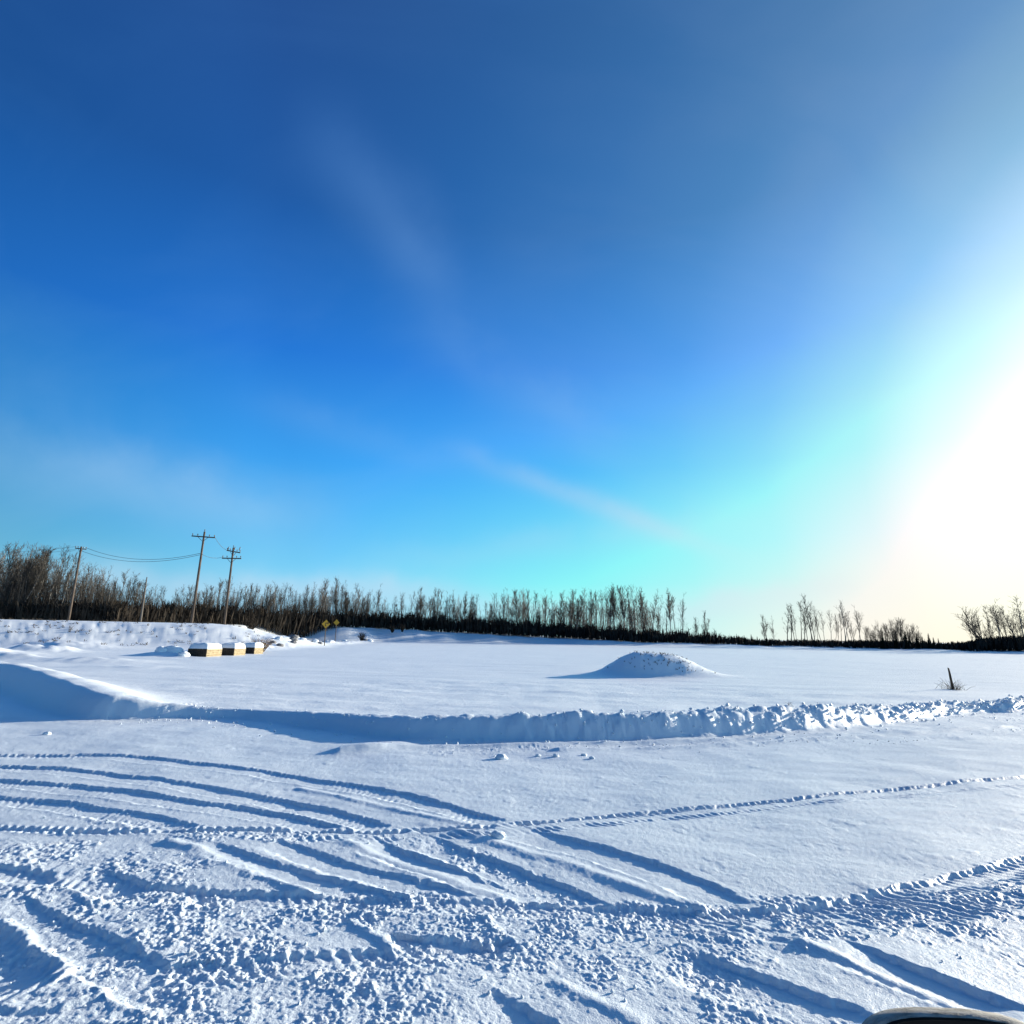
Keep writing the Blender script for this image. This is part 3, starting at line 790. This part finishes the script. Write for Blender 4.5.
# stones of the spit
stone_n = 0
for k in range(26):
    f = random.uniform(.12, 1.0) ** .8; P = SPIT[min(int(f * (len(SPIT) - 1)), len(SPIT) - 2)]
    x = P[0] + random.uniform(-1.5, 1.5); y = P[1] + random.uniform(-1.5, 1.5); s = random.uniform(.22, .55)
    boulder((x, y, ground_z(x, y) + s * .1), (s * 1.3, s, s), 'grey stone poking out of the snowy spit around the signpost', 'stone', 'stones along the spit', M_ROCK if k % 2 else M_SNOW, 90 + k, 'stone') if k % 2 else \
        boulder((x, y, ground_z(x, y) + s * .1), (s * 1.3, s, s), 'snow covered stone on the low spit around the signpost', 'stone', 'snow covered stones along the spit', M_SNOW, 90 + k, 'stone')

# ------------------------------------------------------------------ yellow signs
def road_sign(u, v, Y, size, label, yaw, mark):
    c = at_depth(u, v, Y); gz = ground_z(c[0], Y) - .15; hh = c[2] - gz
    e = empty('road_sign', (c[0], Y, gz), label, 'road sign'); e.rotation_euler = (0, 0, yaw)
    m = MB(); m.box((0, .06, (hh + size * .5) / 2), (.10, .09, hh + size * .5), None, 0, .01); m.build('post', M_STEELP, e)
    m = MB(); m.box((0, 0, hh), (size, .02, size), Matrix.Rotation(rad(45), 3, 'Y'), 0, .006); pl = m.build('sign_panel', M_YELLOW, e)
    if mark:
        m = MB(); s = size
        m.box((-.05 * s, -.014, hh - .14 * s), (.13 * s, .006, .5 * s)); m.box((.13 * s, -.0142, hh + .15 * s), (.36 * s, .0064, .13 * s))
        m.add([(.28 * s, -.016, hh + .34 * s), (.28 * s, -.016, hh - .04 * s), (.52 * s, -.016, hh + .15 * s)], [(0, 1, 2)])
        m.build('sign_mark', M_BLACK, pl)
    return e
road_sign(326, 624, 79, .80, 'yellow diamond warning sign on a tall brown post at the spit', .1, True)
road_sign(336.5, 622.5, 104, .75, 'smaller yellow diamond sign right of the one on the tall brown post', .0, False)

# ------------------------------------------------------------------ brush clumps, weeds, stake
def stalks(name, base, n, h_, spread, r, mat_, label, cat, group=None, bend=.3, kink=2):
    e_ = MB(); x, y, z = base
    for k in range(n):
        a = random.uniform(0, 6.28); rr_ = random.uniform(0, spread * .25); p = Vector((math.cos(a) * rr_, math.sin(a) * rr_, -.03)); a += random.gauss(0, .4)
        hh = h_ * random.uniform(.45, 1.0); tip = p + Vector((math.cos(a) * spread * random.uniform(.2, 1), math.sin(a) * spread * random.uniform(.2, 1), hh))
        mid = p.lerp(tip, .5) + Vector((random.gauss(0, .05), random.gauss(0, .05), .12 * hh))
        e_.tube([p, mid, tip], [r, r * .8, r * .4], 4)
        for s in range(kink):
            q = mid.lerp(tip, random.random()); e_.tube([q, q + Vector((random.gauss(0, .18), random.gauss(0, .18), random.uniform(.02, .25))) * h_], [r * .6, r * .3], 3)
    o = e_.build(name, mat_); o.location = base; tag(o, label, cat, group); return o
p = on_plane(262, 652); stalks('dry_bush', (p[0] - .3, p[1] + .5, ground_z(p[0], p[1] + .5)), 70, 1.3, 1.0, .02, M_DRY, 'reddish brown dry bush right of the three blocks', 'bush')
for u, Y, hh, lab in [(250, 82, 1.7, 'dark bare shrub on the end of the road bank'), (362, 128, 1.8, 'dark snowy brush left of the reed clump on the far shore'), (392, 147, 1.9, 'dark reed clump on the far shore left of the middle'), (402, 147, 2.0, 'second dark reed clump beside it on the far shore, to the right'), (378, 150, 1.4, 'low dark shrub on the far shore slope')]:
    b = at_depth(u, 636, Y); stalks('shrub', (b[0], Y, ground_z(b[0], Y)), 60, hh, .9, .035, M_BRUSH, lab, 'shrub', 'shrubs on the banks')
# weeds poking through the road bank
def bank_weeds():
    m = MB()
    for k in range(620):
        u = random.uniform(-60, 262); f = random.random(); Y = 56 + f * 20 + 4 * (u / 262); b = at_depth(u, 636, Y)
        z = ground_z(b[0], Y)
        if z < .2 or float(perlin(np.array([b[0] / 4.0]), np.array([Y / 2.0]), 7)[0]) < -.05: continue
        s = random.uniform(.10, .30)
        for j in range(4):
            m.tube([(b[0] + random.gauss(0, .10), Y, z - .05), (b[0] + random.gauss(0, .14), Y + random.gauss(0, .1), z + s * random.uniform(.4, 1))], [.028, .010], 4, False)
    o = m.build('bank_weeds', M_WEED); tag(o, 'sparse dead weeds poking through the snow of the road bank', 'weeds', kind='stuff')
bank_weeds()
def mound_grass():
    m = MB()
    for k in range(110):
        x = MOUND[0] + random.gauss(.5, 1.0); y = MOUND[1] + .9 + random.uniform(-1.4, .3); z = ground_z(x, y)
        if z < .18: continue
        for j in range(3):
            s = random.uniform(.03, .09); m.tube([(x, y, z - .02), (x + random.gauss(0, .04), y + random.gauss(0, .03), z + s)], [.009, .004], 3, False)
    o = m.build('mound_grass', M_WEED); tag(o, 'dead grass tips dotting the snow mound', 'grass', kind='stuff')
mound_grass()
# dead stake in the field with its twigs
p = on_plane(953.5, 689.5); gz = ground_z(p[0], p[1]); t_ = at_depth(948.5, 668.5, p[1])
e = empty('dead_stump', (p[0], p[1], gz), 'dark broken stake leaning left in a tuft of twigs on the field at right', 'stump')
m = MB(); dx = t_[0] - p[0]; hz = t_[2] - gz
m.tube([(0, 0, -.1), (dx * .4, .01, hz * .4), (dx * .75, 0, hz * .75), (dx, 0, hz), (dx - .03, 0, hz + .03)], [.055, .045, .038, .03, .01], 7); m.build('stem', M_STAKE, e, True)
m = MB()
for k in range(75):
    a = random.uniform(0, 6.28); L_ = random.uniform(.2, .6); s = Vector((random.gauss(0, .16), random.gauss(0, .12), -.03)); q = s + Vector((math.cos(a) * L_ * .8, math.sin(a) * L_ * .6, L_ * random.uniform(.35, 1.0)))
    m.tube([s, s.lerp(q, .5) + Vector((0, 0, .04)), q], [.0055, .004, .002], 3, False)
m.build('twigs', M_STAKE, e)
for u, v, hh, lab in [(538, 711, .12, 'dry weed stalk on the bank crest left of the mound'), (622, 709, .14, 'dry weed stalk on the bank crest below the mound'), (790, 702, .28, 'thin dry weed behind the crumbly right half of the bank')]:
    Y = on_plane(u, v, .35)[1] + (.3 if u < 700 else 1.2); b = at_depth(u, v, Y); stalks('dry_weed', (b[0], Y, ground_z(b[0], Y)), 7, hh, .08, .005, M_DRY, lab, 'weed', 'dry weeds along the bank')

# loose crumbs spilled along the bank and the tracks
def crumbs_stuff():
    Vs = []; Fs = []; base = 0
    ico = np.array([(0, 0, 1), (.9, 0, .2), (.28, .85, .2), (-.73, .53, .2), (-.73, -.53, .2), (.28, -.85, .2), (0, 0, -.7)])
    fc = np.array([(0, 1, 2), (0, 2, 3), (0, 3, 4), (0, 4, 5), (0, 5, 1), (6, 2, 1), (6, 3, 2), (6, 4, 3), (6, 5, 4), (6, 1, 5)])
    pts = []
    for P, w, s in CHURN:
        L_ = np.sum(np.linalg.norm(np.diff(P, axis=0), axis=1))
        for k in range(int(L_ * w * 70 * s)):
            i = random.randrange(len(P) - 1); f = random.random(); q = P[i] + (P[i + 1] - P[i]) * f
            pts.append((q[0] + random.gauss(0, w * .7), q[1] + random.gauss(0, w * .7), random.uniform(.005, .015) * (1.6 if random.random() < .08 else 1)))
    for k in range(420):
        i = random.randrange(30, len(B_P) - 1); f = random.random(); q = B_P[i] + (B_P[i + 1] - B_P[i]) * f
        pts.append((q[0] + random.gauss(0, .15), q[1] - abs(random.gauss(0, .7)), random.uniform(.008, .028)))
    for k in range(900):
        i = random.randrange(38, len(B_P) - 6); f = random.random(); q = B_P[i] + (B_P[i + 1] - B_P[i]) * f; uq = 512 + F * q[0] / q[1]
        w_ = np.interp(uq, [520, 680, 900], [0, .5, 1.0])
        if random.random() > w_: continue
        pts.append((q[0] + random.gauss(0, .2), q[1] + random.gauss(-.12, .22), random.uniform(.015, .06) * random.uniform(.6, 1.1)))
    A = np.array(pts); zz = terrain(A[:, 0], A[:, 1])[0]
    for (x, y, s), z in zip(pts, zz):
        v = ico * RNG.uniform(.65, 1.3, ico.shape) * s + np.array([x, y, z + s * .25]); Vs.append(v); Fs.append(fc + base); base += 7
    me = np_mesh('snow_crumbs', np.vstack(Vs), np.vstack(Fs), False)
    o = link_mesh('snow_crumbs', me, M_SNOW); tag(o, 'loose crumbs of snow scattered over the tracks and the bank', 'snow crumbs', kind='stuff')
crumbs_stuff()

# ------------------------------------------------------------------ wing mirror of the vehicle the picture is taken from
def wing_mirror():
    D = .80
    def cp(u, v, d): return CAM + (fwd * F + rr * (u - 512) + uu * (512 - v)) * (d / F)
    c = cp(984, 1093, D)
    e = empty('wing_mirror', c, 'black wing mirror with a frosty grey top edge at the lower right corner', 'mirror')
    # rounded shell: section rings from the glass side (near) to the nose (far)
    W, HH, T = .165, .093, .16
    def ring(sx, sz, y, n=48, p=3.4, dz=0.0):
        dz = dz - 1.3 * max(y - .018, 0)
        out = []
        for k in range(n):
            t = 2 * math.pi * k / n; ct, st = math.cos(t), math.sin(t)
            out.append((sx * math.copysign(abs(ct) ** (2 / p), ct), y, sz * math.copysign(abs(st) ** (2 / p), st) + dz - .04 * ct * (1 if ct > 0 else .25)))
        return out
    def loft(rings, capa=False, capb=False):
        m = MB(); n = len(rings[0]); vs = [q for r_ in rings for q in r_]; fs = []
        for i in range(len(rings) - 1):
            for k in range(n): fs.append((i * n + k, i * n + (k + 1) % n, (i + 1) * n + (k + 1) % n, (i + 1) * n + k))
        if capa: fs.append(tuple(reversed(range(n))))
        if capb: fs.append(tuple((len(rings) - 1) * n + k for k in range(n)))
        m.add(vs, fs); return m
    rot = Matrix.Rotation(rad(-4), 4, 'Y')
    shell = loft([ring(W * s, HH * s, y) for s, y in ((.965, .0), (1.0, .004), (1.01, .02), (1.0, .05), (.95, .09), (.8, .13), (.5, T - .012), (.15, T))], False, True).build('housing', M_FROST, e, True)
    bez = loft([ring(W * s, HH * s, y) for s, y in ((.965, .0), (.955, -.004), (.93, -.002), (.92, .012))]).build('bezel', M_HOUS, e, True)
    gl, N, L, B = mat('dark_glass'); B.inputs['Base Color'].default_value = (.004, .004, .005, 1); B.inputs['Specular IOR Level'].default_value = .1; B.inputs['Roughness'].default_value = .4; B.inputs['Metallic'].default_value = 0
    loft([ring(W * .92, HH * .92, .012), ring(W * .4, HH * .4, .0121)], False, True).build('mirror_glass', gl, e, False)
    m = MB(); m.tube([(.10, .07, -.06), (.16, .05, -.12), (.22, .02, -.16)], [.035, .03, .04], 10); m.build('arm', M_HOUS, e, True)
    return e
wing_mirror()

# ------------------------------------------------------------------ sun, sky, camera
sl = bpy.data.lights.new('sun', 'SUN'); sl.energy = 5.0; sl.angle = rad(.55); sl.color = (1.0, .92, .76)
so = bpy.data.objects.new('sun', sl); COL.objects.link(so); so.rotation_euler = (-SUN).to_track_quat('-Z', 'Y').to_euler(); so.location = (30, 20, 30)

w = bpy.data.worlds.new('World'); scene.world = w; w.use_nodes = True
N, L = w.node_tree.nodes, w.node_tree.links
for n in list(N): N.remove(n)
out = N.new('ShaderNodeOutputWorld'); bg = N.new('ShaderNodeBackground'); bg.inputs['Strength'].default_value = .0582
L.new(bg.outputs[0], out.inputs[0])
sky = N.new('ShaderNodeTexSky'); sky.sky_type = 'NISHITA'; sky.sun_disc = False; sky.sun_elevation = SUN_EL; sky.sun_rotation = SUN_AZ
sky.altitude = 300; sky.air_density = 1.0; sky.dust_density = .6; sky.ozone_density = 2.0
tc = N.new('ShaderNodeTexCoord')
def math_(op, a, b=None, clamp=False):
    n = N.new('ShaderNodeMath'); n.operation = op; n.use_clamp = clamp
    for i, q in enumerate((a, b)):
        if q is None: continue
        if isinstance(q, (int, float)): n.inputs[i].default_value = q
        else: L.new(q, n.inputs[i])
    return n.outputs[0]
def dot(vec):
    n = N.new('ShaderNodeVectorMath'); n.operation = 'DOT_PRODUCT'; L.new(tc.outputs['Generated'], n.inputs[0]); n.inputs[1].default_value = tuple(vec); return n.outputs['Value']
def srgb(c): return tuple(((q / 255 + .055) / 1.055) ** 2.4 if q / 255 > .04045 else q / 255 / 12.92 for q in c)
def ramp(fac, stops, k=1.0, raw=False, interp='LINEAR'):
    n = N.new('ShaderNodeValToRGB'); n.color_ramp.interpolation = interp
    el = n.color_ramp.elements
    while len(el) < len(stops): el.new(.5)
    for e_, (p_, c_) in zip(el, stops):
        e_.position = p_; e_.color = ((*[k * q for q in (c_ if raw else srgb(c_))], 1) if not isinstance(c_, (int, float)) else (c_, c_, c_, 1))
    L.new(fac, n.inputs[0]); return n.outputs[0]
def mix(f, a, b, mode='MIX'):
    n = N.new('ShaderNodeMix'); n.data_type = 'RGBA'; n.blend_type = mode
    for i, q in ((0, f), (6, a), (7, b)):
        if isinstance(q, (int, float)): n.inputs[i].default_value = q
        elif isinstance(q, tuple): n.inputs[i].default_value = q
        else: L.new(q, n.inputs[i])
    return n.outputs[2]
z = dot((0, 0, 1)); c = dot(SUN)
base = ramp(z, [(0.0, (176, 220, 246)), (.045, (150, 222, 250)), (.09, (118, 216, 252)), (.16, (92, 196, 250)), (.28, (58, 166, 245)), (.44, (34, 124, 219)), (.62, (27, 92, 168)), (.80, (34, 80, 145))])
ang = math_('DIVIDE', math_('ARCCOSINE', c), math.pi)     # 0 at the sun, 1 opposite
aur = ramp(ang, [(.085, (1.0, 1.0, .95)), (.115, (.60, .82, .60)), (.148, (.34, .60, .48)), (.19, (.17, .35, .38)), (.235, (.085, .225, .25)), (.29, (.036, .13, .18)), (.36, (.012, .06, .10)), (.44, (0., 0., 0.))], raw=True)
glow = ramp(ang, [(0, 1.0), (.10, 1.0), (.17, .6), (.25, .25), (.35, .06), (.5, 0.0)])
deep = ramp(ang, [(.46, 1.0), (.60, .62), (.8, .42)])
lowr = ramp(z, [(.05, 2.8), (.12, 2.3), (.20, 1.75), (.28, 1.25), (.36, .95), (.46, .76), (.75, .58)])
s0 = mix(1.0, mix(1.0, base, deep, 'MULTIPLY'), mix(1.0, aur, lowr, 'MULTIPLY'), 'ADD')
clampn = N.new('ShaderNodeVectorMath'); clampn.operation = 'MINIMUM'; L.new(s0, clampn.inputs[0]); clampn.inputs[1].default_value = (1, 1, 1)
tint = ramp(ang, [(.095, (1., 1., 1.)), (.15, (1.0, .945, .985))], raw=True)
clamped = mix(1.0, clampn.outputs[0], tint, 'MULTIPLY')
warm = ramp(z, [(0, (1.0, 1.035, .78)), (.07, (1.0, 1.045, .88)), (.16, (1., 1.02, 1.)), (.3, (1., 1., 1.))], raw=True)
s1 = mix(glow, clamped, mix(1.0, clamped, warm, 'MULTIPLY'))
# cirrus: streaked noise plus a few long wisps across the sky
mp = N.new('ShaderNodeMapping'); mp.inputs['Rotation'].default_value = (0, rad(18), rad(-28)); mp.inputs['Scale'].default_value = (1.2, 4.2, 3.2); L.new(tc.outputs['Generated'], mp.inputs[0])
cn = N.new('ShaderNodeTexNoise'); cn.inputs['Scale'].default_value = 1.5; cn.inputs['Detail'].default_value = 7; cn.inputs['Roughness'].default_value = .52; cn.inputs['Distortion'].default_value = .6; L.new(mp.outputs[0], cn.inputs['Vector'])
cir = ramp(cn.outputs['Fac'], [(.42, 0.0), (.74, 1.0)])
def nd(u, v): d = Vector(ray(u, v)); return d.normalized()
def wisp(p0, p1, width, amp, seed, along=.5):
    a, b_ = nd(*p0), nd(*p1); nrm = a.cross(b_).normalized(); mid = (a + b_).normalized(); tan_ = (b_ - a).normalized(); half = (b_ - a).length / 2
    n_ = N.new('ShaderNodeTexNoise'); n_.inputs['Scale'].default_value = 4 + seed; n_.inputs['Detail'].default_value = 6; L.new(tc.outputs['Generated'], n_.inputs['Vector'])
    off = math_('MULTIPLY', math_('SUBTRACT', n_.outputs['Fac'], .5), width * 2.2)
    d_ = math_('DIVIDE', math_('ADD', dot(nrm), off), width)
    g_ = math_('POWER', 2.718, math_('MULTIPLY', math_('MULTIPLY', d_, d_), -1))
    t_ = math_('DIVIDE', math_('SUBTRACT', dot(tan_), tan_.dot(mid)), half)
    h_ = math_('POWER', 2.718, math_('MULTIPLY', math_('POWER', math_('ABSOLUTE', t_), 4.0), -1))
    f_ = math_('GREATER_THAN', dot(mid), 0.2)
    k_ = ramp(n_.outputs['Fac'], [(.25, .25), (.7, 1.0)])
    return math_('MULTIPLY', math_('MULTIPLY', math_('MULTIPLY', g_, h_), math_('MULTIPLY', f_, k_)), amp)
tot = math_('MULTIPLY', cir, .09)
for wv in [((310, 110), (440, 300), .05, .34, 0), ((470, 455), (720, 550), .020, .55, 1), ((-60, 430), (300, 520), .05, .45, 2), ((380, 560), (760, 520), .03, .22, 3), ((520, 260), (760, 80), .10, .05, 1.5), ((-40, 575), (460, 600), .032, .75, 2.5), ((640, 612), (900, 585), .03, .6, 4), ((400, 606), (700, 615), .02, .5, 3.7), ((40, 60), (330, 140), .09, .04, 1.2), ((430, 330), (620, 440), .05, .25, 2.1), ((250, 400), (480, 470), .03, .16, 3.3)]:
    tot = math_('ADD', tot, wisp(*wv))
tot = math_('MINIMUM', tot, .8)
cfar = ramp(z, [(.12, (190, 224, 247)), (.4, (120, 180, 240)), (.7, (66, 130, 205))])
ccol = mix(glow, cfar, (*srgb((255, 252, 240)), 1))
s2 = mix(tot, s1, ccol)
# brighter towards the sun itself
core = ramp(ang, [(0, 1.0), (.03, .5), (.08, .14), (.115, .08), (.15, 0.0)], interp='EASE')
s3 = mix(core, s2, (1.0, .96, .85, 1), 'ADD')
bright = N.new('ShaderNodeVectorMath'); bright.operation = 'SCALE'; bright.inputs['Scale'].default_value = 10.0; L.new(s3, bright.inputs[0])
final = mix(.05, bright.outputs[0], sky.outputs[0])
L.new(final, bg.inputs['Color'])

cam = bpy.data.cameras.new('camera'); co = bpy.data.objects.new('camera', cam); COL.objects.link(co); scene.camera = co
cam.sensor_fit = 'HORIZONTAL'; cam.sensor_width = 36; cam.lens = F / 1024 * 36; cam.clip_start = .05; cam.clip_end = 12000
mw = Matrix.Identity(4)
for i in range(3):
    mw[i][0] = rr[i]; mw[i][1] = uu[i]; mw[i][2] = -fwd[i]; mw[i][3] = CAM[i]
co.matrix_world = mw
scene.view_settings.view_transform = 'Standard'; scene.view_settings.look = 'None'
scene.view_settings.exposure = .78; scene.view_settings.gamma = 1
scene.render.engine = 'CYCLES'
scene.render.resolution_x = 1024; scene.render.resolution_y = 1024
